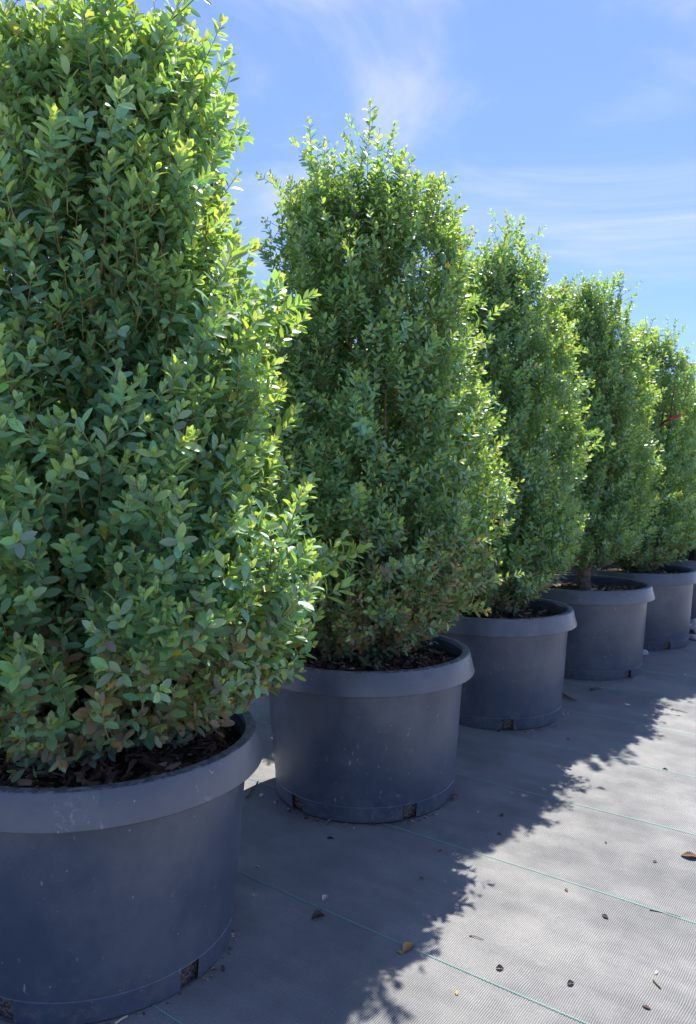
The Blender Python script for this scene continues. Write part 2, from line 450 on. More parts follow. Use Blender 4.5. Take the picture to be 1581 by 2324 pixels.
def rand_rot(flat=0.35):
    return (Matrix.Rotation(random.uniform(0, 6.283), 3, 'Z') @ Matrix.Rotation(random.gauss(0, flat), 3, 'Y') @ Matrix.Rotation(random.gauss(0, flat + 0.15), 3, 'X'))

def make_pot(x, y, rz, label, group, singles=0, n_chip=520, name='nursery_pot', sc=1.0):
    t = empty(name, (x, y, -0.003), rz); t.scale = (sc, sc, 1.0)
    tag(t, label, 'plant pot', group)
    link('body', me_body, M['pot'], t)
    r_ = link('rim', me_rim, M['rim'], t)
    link('inner_wall', me_inner, M['pot'], t)
    link('soil_core', me_core, M['root_ball'], t)
    seed = random.uniform(0, 6)
    bm = bmesh.new(); R = 14; Sg = 48; rings = []
    c0 = bm.verts.new((0, 0, soil_z(0, 0, seed)))
    for i in range(1, R + 1):
        r = 0.3115 * i / R
        ring = []
        for k in range(Sg):
            xx, yy = r * math.cos(2 * math.pi * k / Sg), r * math.sin(2 * math.pi * k / Sg)
            ring.append(bm.verts.new((xx, yy, soil_z(xx, yy, seed) + random.uniform(-0.005, 0.005))))
        rings.append(ring)
    for k in range(Sg): bm.faces.new((c0, rings[0][k], rings[0][(k + 1) % Sg]))
    for i in range(R - 1):
        for k in range(Sg): bm.faces.new((rings[i][k], rings[i + 1][k], rings[i + 1][(k + 1) % Sg], rings[i][(k + 1) % Sg]))
    mulch = link('mulch_bed', bm_mesh('mulch_bed', bm, True), M['soil'], t)
    Vs = []; Fs = []; Cs = []; off = 0
    for q in range(n_chip):
        rr = 0.295 * math.sqrt(random.random()); an = random.uniform(0, 6.283)
        xx, yy = rr * math.cos(an), rr * math.sin(an)
        L = random.choice((0.012, 0.018, 0.026, 0.034, 0.05)) * random.uniform(0.8, 1.3)
        wd = random.uniform(0.55, 1.4) * (0.6 if L > 0.04 else 1.0)
        if rr + L * 0.5 > 0.303: continue
        i = random.choice((0, 0, 1, 1, 2, 2, 3, 4, 4, 5, 6, 7))
        zz = soil_z(xx, yy, seed) + random.uniform(0.0, 0.008)
        Rm = rand_rot()
        if q < singles:
            o = link('bark_chip', CHIP_ME[i], None, mulch)
            o.matrix_local = Matrix.Translation((xx, yy, zz)) @ Rm.to_4x4() @ Matrix.Diagonal((L, L * wd, L * wd, 1))
        else:
            V, F = CHIPS[i]
            V2 = (V * (L, L * wd, L * wd)) @ np.array(Rm).T + (xx, yy, zz)
            Vs.append(V2); Fs.append(F + off); off += len(V)
            Cs.append(np.tile(np.array(CHIP_COL[i]) * random.uniform(0.7, 1.25), (len(V), 1)))
    ch = link('loose_mulch', np_mesh('loose_mulch', np.concatenate(Vs), np.concatenate(Fs), np.concatenate(Cs), False), M['chip'], mulch, 'stuff')
    return t

# row positions measured from the pots' feet and rims in the photograph
POTS = [(-0.542, 1.69), (0.055, 2.52), (0.63, 3.34), (1.253, 4.09), (1.80, 4.76), (2.40, 5.48)]
pot_labels = [
    'black pot with scuffed grey rim and specks, its boxwood drooping low over dark mulch',
    'black pot with a small pale scrape on its side, brown-leaved boxwood above it',
    'black pot with dark twigs lying on the mat beside its foot',
    'black pot in which a thick bare trunk rises from the mulch',
    'black pot with one pale stone lying against its foot',
    'black pot standing behind a small heap of pale stones']
HOLE_ROT = [math.radians(a) for a in (-41.5, -68.5, -93.5, -64.5, -82.5, -50)]
for i, (x, y) in enumerate(POTS):
    make_pot(x, y, HOLE_ROT[i], pot_labels[i], 'black nursery pots of the front row', (220, 140, 60, 0, 0, 0)[i], (900, 800, 520, 380, 300, 200)[i], sc=(1.0, 1.005, 0.99, 1.0, 0.975, 1.0)[i])
BACK = []
BACK_OF = ['the spiky-topped boxwood', 'the slender boxwood', 'the bare-trunked boxwood', 'the boxwood next to the red ribbon', 'the boxwood above the stone heap']
for i, (x, y) in enumerate(POTS[1:]):
    bx, by = x - PERP[0] * 0.99, y - PERP[1] * 0.99
    BACK.append((bx, by))
    make_pot(bx, by, 0.3 * i, 'black back-row pot, mostly hidden, across from ' + BACK_OF[i], 'black nursery pots of the back row', 0, 260)

# ------------------------------------------------------------------ boxwood foliage
def leaf_template(kind, hi=True):
    """obovate leaf, base at 0, tip at y=1, face up +z, folded on the midrib and recurved"""
    r = np.random.default_rng(40 + kind)
    fold = r.uniform(0.10, 0.34); bend = r.uniform(-0.02, 0.26); w = r.uniform(0.205, 0.262)
    def zc(y): return -bend * y * y
    if hi:
        ys = (0.22, 0.52, 0.82); ws = (0.66, 1.0, 0.70)
    else:
        ys = (0.52,); ws = (1.0,)
    V = [(0, 0, 0)]
    for y in ys: V.append((0, y, zc(y)))
    V.append((0, 1.0, zc(1.0)))
    if hi:
        side = list(zip(ys, ws))
    else:
        side = [(0.30, 0.86), (0.74, 0.86)]
    for s in (1, -1):
        for y, q in side: V.append((s * w * q, y, zc(y) + fold * w * q))
    V = np.array(V); F = []
    if hi:
        m = [0, 1, 2, 3, 4]; R = [0, 5, 6, 7, 4]; Lf = [0, 8, 9, 10, 4]
        for k in range(4):
            for S_, fl in ((R, False), (Lf, True)):
                quad = [m[k], S_[k], S_[k + 1], m[k + 1]]
                q2 = []
                for v in quad:
                    if v not in q2: q2.append(v)
                if fl: q2 = q2[::-1]
                F.append((q2[0], q2[1], q2[2]))
                if len(q2) == 4: F.append((q2[0], q2[2], q2[3]))
    else:
        F = [(0, 3, 1), (3, 4, 1), (4, 2, 1), (0, 1, 5), (5, 1, 6), (6, 1, 2)]
    return V, np.array(F)
NT = 5
T_HI = [leaf_template(k, True) for k in range(NT)]
T_LO = [leaf_template(k, False) for k in range(NT)]

def frame_from(ydir, zhint):
    y = ydir / np.linalg.norm(ydir); x = np.cross(y, zhint); x /= np.linalg.norm(x) + 1e-9
    return np.stack([x, y, np.cross(x, y)], 1)

def make_sprig(i):
    """one shoot along +z, bending towards +x: opposite leaf pairs turned by 90 degrees, some side shoots.
    gives leaf origins, frames, lengths, age (1 = young tip), and stem polylines"""
    r = np.random.default_rng(500 + i)
    O, R, Ln, Ag, St = [], [], [], [], []
    def shoot(base, d, side, L, bend, lsize, lateral, node=0.0135):
        nn = max(3, int(L / node)); p = base.copy(); dirv = d / np.linalg.norm(d); pts = [p.copy()]
        roll = r.uniform(0, 6.28)
        for k in range(nn):
            dirv = dirv + bend * side / nn + r.normal(0, 0.035, 3); dirv /= np.linalg.norm(dirv)
            p = p + dirv * (L / nn) * (1.15 if k < nn * 0.6 else 0.8); pts.append(p.copy())
            t = (k + 1) / nn
            a = np.cross(dirv, (0.3, 0.9, 0.2)); a /= np.linalg.norm(a); b = np.cross(dirv, a)
            phi = roll + k * math.pi / 2 + r.normal(0, 0.10)
            if r.random() < 0.06: continue
            for s in (0, math.pi):
                if r.random() < 0.07: continue
                out = math.cos(phi + s) * a + math.sin(phi + s) * b
                ang = np.interp(t, (0, 0.75, 1), (1.18, 0.88, 0.40)) + r.normal(0, 0.16)
                yd = math.cos(ang) * dirv + math.sin(ang) * out
                zh = math.sin(ang) * dirv - math.cos(ang) * out + r.normal(0, 0.12, 3)
                O.append(p + out * 0.001); R.append(frame_from(yd, zh))
                Ln.append(lsize * np.interp(t, (0, 0.3, 0.8, 1), (0.85, 1.0, 1.0, 0.62)) * r.uniform(0.82, 1.15))
                Ag.append(t)
            if lateral and 0.15 < t < 0.75 and r.random() < 0.27:
                o2 = math.cos(phi + 0.8) * a + math.sin(phi + 0.8) * b
                shoot(p, dirv * 0.75 + o2 * 0.8, dirv, L * r.uniform(0.35, 0.6), 0.5, lsize * 0.92, False, node)
        # terminal pair, upright
        for s in (0, math.pi):
            a = np.cross(dirv, (0.3, 0.9, 0.2)); a /= np.linalg.norm(a); b = np.cross(dirv, a)
            out = math.cos(roll + s) * a + math.sin(roll + s) * b
            O.append(p); R.append(frame_from(dirv + 0.25 * out, -out)); Ln.append(lsize * 0.5 * r.uniform(0.8, 1.2)); Ag.append(1.0)
        St.append(np.array(pts))
    if i >= 30:      # leading shoot: long, upright, loosely leaved
        shoot(np.zeros(3), np.array((0, 0, 1.0)), np.array((1.0, 0, 0)), 0.20 * r.uniform(0.75, 1.2), r.uniform(0.0, 0.5), 0.0290, i % 2 == 0, 0.0130)
    else:
        shoot(np.zeros(3), np.array((0, 0, 1.0)), np.array((1.0, 0, 0)), 0.125 * r.uniform(0.8, 1.2), r.uniform(0.1, 0.6), 0.0265, i % 3 != 0)
    return np.array(O), np.array(R), np.array(Ln), np.array(Ag), St
SPRIGS = [make_sprig(i) for i in range(44)]
LONG = list(range(30, 44))

def make_stems(St, rad=0.0013):
    parts = []
    for pts in St:
        q = pts[::2] if len(pts) > 4 else pts
        if not np.allclose(q[-1], pts[-1]): q = np.vstack([q, pts[-1]])
        parts.append(tube_arrays(q, np.linspace(rad, rad * 0.45, len(q)), 3))
    return merge(parts)
STEMS = [make_stems(s[4]) for s in SPRIGS]

YOUNG = np.array((0.180, 0.270, 0.080)); MATURE = np.array((0.100, 0.205, 0.128)); OLD = np.array((0.060, 0.130, 0.085))
BROWN = np.array((0.150, 0.115, 0.090)); TAN = np.array((0.22, 0.15, 0.085)); DULL = np.array((0.105, 0.105, 0.090)); YELLOW = np.array((0.20, 0.21, 0.045))

def profile_interp(prof, h): return np.interp(h, [p[0] for p in prof], [p[1] for p in prof])

class LeafSet:
    def __init__(s): s.O, s.R, s.L, s.C, s.front = [], [], [], [], []
    def add(s, O, R, L, C, f): s.O.append(O); s.R.append(R); s.L.append(L); s.C.append(C); s.front.append(f)
    def cat(s): return [np.concatenate(q) for q in (s.O, s.R, s.L, s.C, s.front)]

def leaves_to_arrays(O, R, L, C, hi, rg):
    T = T_HI if hi else T_LO
    Vs, Fs, Cs, off = [], [], [], 0
    kind = rg.integers(0, NT, len(O))
    for k in range(NT):
        s = np.nonzero(kind == k)[0]
        if not len(s): continue
        tv, tf = T[k]
        wf = rg.uniform(0.85, 1.15, len(s))
        loc = tv[None] * np.stack([wf, np.ones(len(s)), np.ones(len(s))], -1)[:, None, :] * L[s][:, None, None]
        V = np.einsum('nij,nvj->nvi', R[s], loc) + O[s][:, None, :]
        F = tf[None] + (np.arange(len(s)) * len(tv))[:, None, None] + off
        Vs.append(V.reshape(-1, 3)); Fs.append(F.reshape(-1, 3)); Cs.append(np.repeat(C[s], len(tv), 0)); off += len(s) * len(tv)
    return np.concatenate(Vs), np.concatenate(Fs), np.concatenate(Cs)

def quant(c):
    return tuple(np.round(np.log(np.maximum(c, 0.01)) * 2.2).astype(int))
LEAF_ME = {}
def leaf_mesh(c, k):
    key = (quant(c), k)
    if key not in LEAF_ME:
        V, F = T_HI[k]
        rgb = np.exp(np.array(key[0]) / 2.2)
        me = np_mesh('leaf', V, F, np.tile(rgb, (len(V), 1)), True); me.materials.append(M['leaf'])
        LEAF_ME[key] = me
    return LEAF_ME[key]

def make_boxwood(x, y, label, group, prof, top, seed, n_out, n_mid, n_in, singles, hi_front, leaf_scale=1.0, lean=(0, 0), spikes=30, brown_h=0.34, single_trunk=False, lobes=(), leaders=(), low_all=False, sprig_scale=1.0):
    rg = np.random.default_rng(seed)
    base_z = SOIL + 0.012
    t = empty('boxwood_shrub', (x, y, base_z)); tag(t, label, 'shrub', group)
    ph = rg.uniform(0, 6.28, 12)
    def lump(th, h):
        return (0.45 * np.sin(3 * th + 5 * h + ph[0]) * np.sin(4.6 * h + ph[1]) + 0.35 * np.sin(5 * th - 7 * h + ph[2]) * np.sin(9 * h + ph[3])
                + 0.30 * np.sin(9 * th + 13 * h + ph[4]) * np.sin(15 * h + ph[5]) + 0.25 * np.sin(14 * th - 21 * h + ph[6]))
    def env(th, h):
        k = 1 + 0.15 * lump(th, h)
        for (t0, h0, st, sh, am) in lobes:
            k = k + am * np.exp(-((np.angle(np.exp(1j * (th - t0)))) / st) ** 2 - ((h - h0) / sh) ** 2)
        return profile_interp(prof, h) * k
    def axis(h): return np.stack([lean[0] * h / top, lean[1] * h / top], -1)
    bases, dirs, scl, depth, var = [], [], [], [], []
    hs = np.linspace(0.0, top, 400); rr = profile_interp(prof, hs)
    dr = np.abs(np.gradient(rr, hs)); cdf = np.cumsum(rr * np.sqrt(1 + np.minimum(dr, 8) ** 2) + 0.02); cdf /= cdf[-1]
    def place(n, f0, f1, dlay, L0, L1, gaps):
        h = np.interp(rg.random(n), cdf, hs); th = rg.uniform(0, 2 * math.pi, n)
        if gaps is not None:
            keep = lump(th, h) + rg.normal(0, 0.18, n) > gaps
            h, th = h[keep], th[keep]; n = len(h)
        f = rg.uniform(f0, f1, n); r = env(th, h) * f
        ax = axis(h); P = np.stack([ax[:, 0] + r * np.cos(th), ax[:, 1] + r * np.sin(th), h * (1.0 if dlay == 0 else 0.97)], -1)
        k = h / top
        up = 0.95 + 0.6 * np.clip((k - 0.45) / 0.55, 0, 1) ** 1.3 - 0.85 * np.clip(1 - h / 0.24, 0, 1)
        outw = 1.0 - 0.45 * np.clip((k - 0.6) / 0.4, 0, 1)
        D = np.stack([np.cos(th) * outw, np.sin(th) * outw, up], -1) + rg.normal(0, 0.24, (n, 3))
        D /= np.linalg.norm(D, axis=1, keepdims=True)
        s = rg.uniform(L0, L1, n) * sprig_scale
        bases.append(P - D * (0.095 * s)[:, None]); dirs.append(D); scl.append(s); depth.append(np.full(n, dlay)); var.append(rg.integers(0, 30, n))
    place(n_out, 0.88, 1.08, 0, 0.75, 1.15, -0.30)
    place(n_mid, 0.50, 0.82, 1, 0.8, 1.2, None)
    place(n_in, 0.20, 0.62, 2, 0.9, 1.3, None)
    # long leading shoots: at the top, and a few out of the sides
    n = spikes; th = rg.uniform(0, 6.28, n); f = np.sqrt(rg.random(n)); rt = profile_interp(prof, top * 0.93)
    r = rt * f; ax = axis(np.full(n, top * 0.9))
    hh = top * np.interp(f, (0, 0.6, 1), (0.98, 0.97, 0.88)) 
    P = np.stack([ax[:, 0] + r * np.cos(th), ax[:, 1] + r * np.sin(th), hh - 0.075], -1)
    D = np.stack([0.38 * f * np.cos(th), 0.38 * f * np.sin(th), np.ones(n)], -1) + rg.normal(0, 0.12, (n, 3))
    D /= np.linalg.norm(D, axis=1, keepdims=True)
    bases.append(P); dirs.append(D); scl.append(rg.uniform(0.6, 1.15, n) * sprig_scale); depth.append(np.zeros(n)); var.append(rg.choice(LONG, n))
    n = spikes * 3; h = rg.uniform(0.12, top * 0.95, n); th = rg.uniform(0, 6.28, n); r = env(th, h) * 0.98; ax = axis(h)
    P = np.stack([ax[:, 0] + r * np.cos(th), ax[:, 1] + r * np.sin(th), h], -1)
    D = np.stack([np.cos(th), np.sin(th), 0.55 + 0.6 * h / top], -1) + rg.normal(0, 0.2, (n, 3)); D /= np.linalg.norm(D, axis=1, keepdims=True)
    bases.append(P - D * 0.05); dirs.append(D); scl.append(rg.uniform(0.55, 0.95, n) * sprig_scale); depth.append(np.zeros(n)); var.append(rg.choice(LONG, n))
    for (lx, tip) in leaders:            # the tallest shoots, standing clear of the top
        n = 4; ly = rg.uniform(-0.10, 0.06)
        P = np.stack([lx * 0.9 + rg.normal(0, 0.018, n), ly + rg.normal(0, 0.018, n), tip - 0.20 - np.array((0, 0.03, 0.07, 0.10))], -1)
        D = np.stack([np.full(n, lx * 0.5), np.full(n, ly * 0.5), np.ones(n)], -1) + rg.normal(0, 0.13, (n, 3)); D /= np.linalg.norm(D, axis=1, keepdims=True)
        bases.append(P); dirs.append(D); scl.append(np.array((1.0, 0.9, 0.8, 0.75))); depth.append(np.zeros(n)); var.append(rg.choice(LONG, n))
    B = np.concatenate(bases); D = np.concatenate(dirs); Sc = np.concatenate(scl); De = np.concatenate(depth); Va = np.concatenate(var)
    # keep off the pot and the mulch
    B[:, 2] = np.maximum(B[:, 2], 0.015)
    # shoot frames: local z = D, local x = upward part
    up = np.array((0, 0, 1.0)); Xa = up - D * (D @ up)[:, None] + rg.normal(0, 0.15, D.shape); Xa -= D * np.sum(Xa * D, 1)[:, None]
    Xa /= np.linalg.norm(Xa, axis=1, keepdims=True); Ya = np.cross(D, Xa)
    FR = np.stack([Xa, Ya, D], -1)
    LS = LeafSet(); st_parts = []; st_off = 0; SV, SF = [], []
    for v in range(44):
        s = np.nonzero(Va == v)[0]
        if not len(s): continue
        O, R, Ln, Ag, _ = SPRIGS[v]
        nl = len(O)
        Ow = np.einsum('nij,kj->nki', FR[s], O) * Sc[s][:, None, None] + B[s][:, None, :]
        Rw = np.einsum('nij,kjl->nkil', FR[s], R)
        Lw = Ln[None] * (0.8 + 0.2 * Sc[s])[:, None] * leaf_scale * rg.uniform(0.9, 1.1, (len(s), nl))
        ag = np.clip(Ag[None] + rg.normal(0, 0.10, (len(s), nl)), 0, 1)
        dp = De[s][:, None]
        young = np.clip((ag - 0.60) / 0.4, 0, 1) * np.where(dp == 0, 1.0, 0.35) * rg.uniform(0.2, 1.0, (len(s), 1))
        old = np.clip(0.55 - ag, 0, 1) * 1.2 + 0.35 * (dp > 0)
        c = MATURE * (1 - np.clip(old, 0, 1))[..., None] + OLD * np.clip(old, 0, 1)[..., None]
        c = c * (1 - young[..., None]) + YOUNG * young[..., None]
        c = c * rg.uniform(0.78, 1.28, (len(s), nl, 1)) * rg.uniform(0.85, 1.18, (len(s), 1, 1))
        c = c * (1 + rg.normal(0, 0.06, (len(s), nl, 3)))
        # yellowing leaves here and there; greyish brown old leaves low down, tan dead ones among them
        yl = rg.random((len(s), nl)) < 0.012
        c[yl] = YELLOW * rg.uniform(0.7, 1.1, (yl.sum(), 1))
        hz = Ow[..., 2]
        pb = np.clip(1 - hz / brown_h, 0, 1) ** 1.1 * 1.05
        sick = np.clip(rg.normal(0, 0.25, (len(s), 1)) * np.minimum(1, pb * 4) + pb, 0, 1)
        u = rg.random((len(s), nl))
        dull = u < sick * 0.80
        mixd = rg.uniform(0.45, 0.95, (dull.sum(), 1)); c[dull] = c[dull] * (1 - mixd) + DULL * rg.uniform(0.7, 1.4, (dull.sum(), 1)) * mixd
        br = u < sick * 0.34; c[br] = BROWN * rg.uniform(0.6, 1.3, (br.sum(), 1))
        tn = u < sick * 0.075 + 0.0012; c[tn] = TAN * rg.uniform(0.7, 1.2, (tn.sum(), 1))
        fr = (dp == 0) * np.ones((1, nl))
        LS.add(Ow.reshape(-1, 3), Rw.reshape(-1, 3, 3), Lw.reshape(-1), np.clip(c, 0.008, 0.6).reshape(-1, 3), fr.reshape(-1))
        sv, sf = STEMS[v]
        Vw = np.einsum('nij,kj->nki', FR[s], sv) * Sc[s][:, None, None] + B[s][:, None, :]
        SV.append(Vw.reshape(-1, 3)); SF.append((sf[None] + (np.arange(len(s)) * len(sv))[:, None, None] + st_off).reshape(-1, 3)); st_off += len(s) * len(sv)
    O, R, L, C, fr = LS.cat()
    # nothing below the mulch, nothing through the pot wall
    rad = np.hypot(O[:, 0], O[:, 1])
    ok = (O[:, 2] > (0.13 if single_trunk else 0.006)) & ~((O[:, 2] < 0.058) & (rad > 0.285) & (rad < 0.385)) & ~((O[:, 2] < 0.058) & (rad >= 0.385))
    O, R, L, C, fr = O[ok], R[ok], L[ok], C[ok], fr[ok]
    # the leaves that show largest from where the picture was taken
    Wp = O + np.einsum('nij,j->ni', R, (0, 0.5, 0)) * L[:, None] + np.array((x, y, base_z))
    view = Wp - np.array((0, 0, CAM_H)); dist = np.linalg.norm(view, axis=1)
    facing = np.abs(np.sum(R[:, :, 2] * view, 1)) / dist
    area = facing * L ** 2 / dist ** 2
    cx = np.array((x, y)); tc_ = cx / np.linalg.norm(cx)
    toward = -(O[:, :2] @ tc_)
    pxs = Wp[:, 0] / Wp[:, 1] * 1746 + 790; pys = 1085 - (Wp[:, 2] - CAM_H) / Wp[:, 1] * 1746
    envr = env(np.arctan2(O[:, 1], O[:, 0]), O[:, 2])
    outer = np.hypot(O[:, 0], O[:, 1]) > 0.97 * envr
    seen = (pxs > 5) & (pxs < 1576) & (pys > 5) & (pys < 2319)
    idx = np.array([], int)
    if singles:
        cand = np.nonzero(outer & seen & (toward > 0.2 * envr) & (fr > 0))[0]
        idx = cand[np.argsort(-area[cand])][:singles]
        for q in idx:
            k = int(rg.integers(0, NT))
            o = link('leaf', leaf_mesh(C[q], k), None, None)
            m = Matrix(R[q].tolist()).to_4x4() @ Matrix.Scale(float(L[q]), 4); m.translation = Vector(O[q])
            o.parent = t; o.matrix_local = m
    rest = np.ones(len(O), bool); rest[idx] = False
    hi = rest & (toward > -0.08) & hi_front & (fr > 0); lo = rest & ~hi
    arr = []
    if hi.any(): arr.append(leaves_to_arrays(O[hi], R[hi], L[hi], C[hi], True, rg))
    arr.append(leaves_to_arrays(O[lo], R[lo], L[lo], C[lo], False, rg))
    off = 0; Vs, Fs, Cs = [], [], []
    for v, f, c in arr: Vs.append(v); Fs.append(f + off); Cs.append(c); off += len(v)
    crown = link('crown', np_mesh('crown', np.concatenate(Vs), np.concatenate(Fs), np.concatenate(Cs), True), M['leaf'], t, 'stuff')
    link('twigs', np_mesh('twigs', np.concatenate(SV), np.concatenate(SF)), M['twig'], t, 'stuff')
    # trunk and limbs
    parts = []
    if single_trunk:
        pts = np.array([(0, 0, -0.06), (0.002, 0, 0.0), (0.0, 0.003, 0.05), (0.008, 0, 0.11), (0.02, 0.01, 0.18), (0.02, 0.0, 0.32), (0.0, 0.02, 0.6)])
        v, f = tube_arrays(pts, (0.052, 0.040, 0.034, 0.033, 0.038, 0.024, 0.012), 14)
        v[:, :2] *= 1 + 0.07 * np.sin(7 * np.arctan2(v[:, 1], v[:, 0]) + 20 * v[:, 2])[:, None]
    else:
        pts = np.array([(0, 0, -0.06), (0, 0, 0.0), (0.004, 0.0, 0.05), (0.0, 0.006, 0.12), (0.01, 0.0, 0.3), (0.0, 0.0, 0.7)])
        v, f = tube_arrays(pts, (0.040, 0.030, 0.026, 0.024, 0.016, 0.008), 12)
    link('trunk', np_mesh('trunk', v, f), M['bark'], t)
    for k in range(9):
        an = k * 2.4 + rg.uniform(-0.3, 0.3); h0 = 0.02 + 0.05 * (k % 3) + (0.1 if single_trunk else 0); rmax = profile_interp(prof, 0.55 * top) * rg.uniform(0.45, 0.75); hh = top * rg.uniform(0.55, 0.92)
        pts = []
        for s in np.linspace(0, 1, 7):
            r = rmax * s ** 0.75; wv = rg.normal(0, 0.012, 2) * (0 < s < 1)
            pts.append((r * math.cos(an) + wv[0], r * math.sin(an) + wv[1], h0 + (hh - h0) * s ** 1.25))
        v, f = tube_arrays(pts, np.linspace(0.012, 0.003, 7), 6)
        link('branch', np_mesh('branch', v, f), M['bark'], t)
    print('boxwood', label[:24], 'leaves', len(O), 'tris', sum(len(q) for q in Fs))
    return t

# silhouettes: (height above the mulch, radius)
P1 = [(0, .11), (.05, .19), (.11, .27), (.19, .36), (.30, .415), (.55, .385), (.85, .345), (1.10, .29), (1.32, .225), (1.46, .185), (1.53, .05)]
P2 = [(0, .09), (.05, .15), (.13, .24), (.20, .30), (.30, .355), (.55, .385), (.80, .38), (1.00, .345), (1.15, .30), (1.30, .285), (1.42, .265), (1.48, .19), (1.51, .05)]
P3 = [(0, .08), (.05, .13), (.14, .24), (.30, .31), (.60, .335), (.90, .32), (1.15, .28), (1.35, .23), (1.48, .17), (1.55, .05)]
P4 = [(0, .0), (.13, .0), (.17, .14), (.25, .27), (.40, .32), (.75, .33), (1.00, .31), (1.25, .27), (1.42, .22), (1.52, .17), (1.58, .05)]
P5 = [(0, .06), (.05, .14), (.15, .26), (.35, .33), (.75, .34), (1.05, .31), (1.25, .27), (1.40, .18), (1.46, .05)]
P6 = [(0, .10), (.06, .18), (.15, .28), (.35, .37), (.75, .39), (1.0, .36), (1.2, .28), (1.32, .17), (1.36, .05)]
G = 'boxwoods of the front row'
make_boxwood(*POTS[0], 'tall boxwood with the largest leaves, foliage hanging over the scuffed pot rim', G, P1, 1.53, 21, 2300, 1100, 500, 300, True, 1.24, (-0.01, 0), 36, 0.36, sprig_scale=1.14,
             lobes=((0.1, 0.36, 0.55, 0.13, 0.20), (-0.3, 0.66, 0.5, 0.10, -0.16), (-0.9, 0.9, 0.5, 0.10, -0.14), (-1.6, 0.55, 0.4, 0.1, 0.12), (0.3, 0.95, 0.5, 0.12, 0.10)),
             leaders=((0.215, 1.58), (0.12, 1.60), (-0.02, 1.68), (-0.10, 1.66), (0.06, 1.55), (-0.2, 1.62), (0.24, 1.50)))
make_boxwood(*POTS[1], 'boxwood with spiky upright top shoots and many brown-grey leaves at its foot', G, P2, 1.58, 22, 2500, 1300, 600, 300, True, 0.98, (0, 0), 34, 0.50,
             lobes=((0.2, 0.5, 0.6, 0.14, 0.12), (-0.6, 0.85, 0.4, 0.12, -0.14), (-2.0, 0.62, 0.4, 0.1, 0.10)),
             leaders=((0.0, 1.72), (-0.11, 1.68), (-0.25, 1.60), (0.25, 1.58), (0.30, 1.52), (0.10, 1.60), (-0.18, 1.58)))
make_boxwood(*POTS[2], 'slender boxwood above the pot with twigs at its foot', G, P3, 1.55, 23, 1700, 1000, 500, 300, False, 1.0, (0.02, 0), 26, 0.25, leaders=((-0.1, 1.62), (0.02, 1.66), (0.14, 1.60)))
make_boxwood(*POTS[3], 'boxwood standing on a thick bare trunk', G, P4, 1.58, 24, 1700, 1000, 500, 300, False, 1.05, (0.0, 0), 26, 0.22, True)
make_boxwood(*POTS[4], 'boxwood next to a red ribbon, dark low skirt over its pot', G, P5, 1.46, 25, 1400, 800, 400, 200, False, 1.08, (0, 0), 22, 0.25)
make_boxwood(*POTS[5], 'boxwood beyond the red ribbon, above the heap of pale stones', G, [(h * 0.9, r) for h, r in P6], 1.225, 26, 1200, 700, 400, 0, False, 1.1, (0, 0), 20, 0.25)
for i, (bx, by) in enumerate(BACK):
    make_boxwood(bx, by, 'back-row boxwood glimpsed through leaves, across from ' + BACK_OF[i], 'boxwoods of the back row', P6, 1.36, 40 + i, 800, 500, 300, 0, False, 1.15, (0, 0), 10, 0.2)

# ------------------------------------------------------------------ small things on the mat
def leaf_litter(name, loc, size, rz, curl, colr, label, group=None, cat='fallen leaf', width=0.27, tilt=(0, 0)):
    """dry leaf: pointed oval blade, curled along its midrib, with thickness"""
    n, mcols = 7, 5; V = []
    for i in range(n):
        t = i / (n - 1); w = width * math.sin(math.pi * min(1, t * 0.94 + 0.03)) ** 0.75
        for j in range(mcols):
            s = (j / (mcols - 1) - 0.5) * 2
            V.append((t - 0.5, s * w, curl * (abs(s) ** 1.6) * w * 1.5 + 0.10 * curl * math.sin(3.1 * t) + 0.02 * math.sin(9 * t + 4 * s)))
    V = np.array(V) * size; nb = len(V)
    th = 0.0006
    F = []
    for i in range(n - 1):
        for j in range(mcols - 1):
            a = i * mcols + j; q = (a, a + mcols, a + mcols + 1, a + 1)
            F += [(q[0], q[1], q[2]), (q[0], q[2], q[3]), (q[2] + nb, q[1] + nb, q[0] + nb), (q[3] + nb, q[2] + nb, q[0] + nb)]
    V2 = np.vstack([V + (0, 0, th), V])
    V2[:, 2] -= V2[:, 2].min()
    c = np.tile(np.array(colr), (len(V2), 1)) * (0.85 + 0.3 * np.abs(V2[:, 1:2]) / (width * size))
    o = link(name, np_mesh(name, V2, np.array(F), c, True), M['litter'])
    o.rotation_euler = (tilt[0], tilt[1], rz); o.location = (loc.x, loc.y, floor_z(loc.x, loc.y) + 0.0008)
    tag(o, label, cat, group)
    return o

TANC, BRC, DKB, GRN = (0.42, 0.24, 0.10), (0.20, 0.10, 0.055), (0.085, 0.045, 0.03), (0.12, 0.13, 0.04)
leaf_litter('fallen_leaf', px(928, 2148), 0.038, 0.9, 0.5, (0.50, 0.27, 0.09), 'orange-tan curled leaf lying across a green thread in the sun')
leaf_litter('fallen_leaf', px(739, 2036), 0.027, 1.2, 0.4, (0.55, 0.50, 0.40), 'pale cream leaf lying on the shaded mat by a green thread')
leaf_litter('fallen_leaf', px(723, 2078), 0.032, 0.4, 0.9, (0.11, 0.07, 0.05), 'dark brown curled leaf lying below the pale cream leaf')
leaf_litter('fallen_leaf', px(1568, 1945), 0.046, -0.3, 0.35, (0.16, 0.075, 0.04), 'large reddish brown crumpled leaf lying on the open sunlit mat')
leaf_litter('fallen_leaf', px(1018, 1802), 0.036, 0.5, 0.6, (0.40, 0.24, 0.12), 'tan leaf leaning against the foot of the pale-scraped pot')
leaf_litter('fallen_leaf', px(908, 2156), 0.016, 2.2, 0.3, (0.45, 0.33, 0.16), 'tiny pale leaf scrap beside the orange-tan curled leaf')
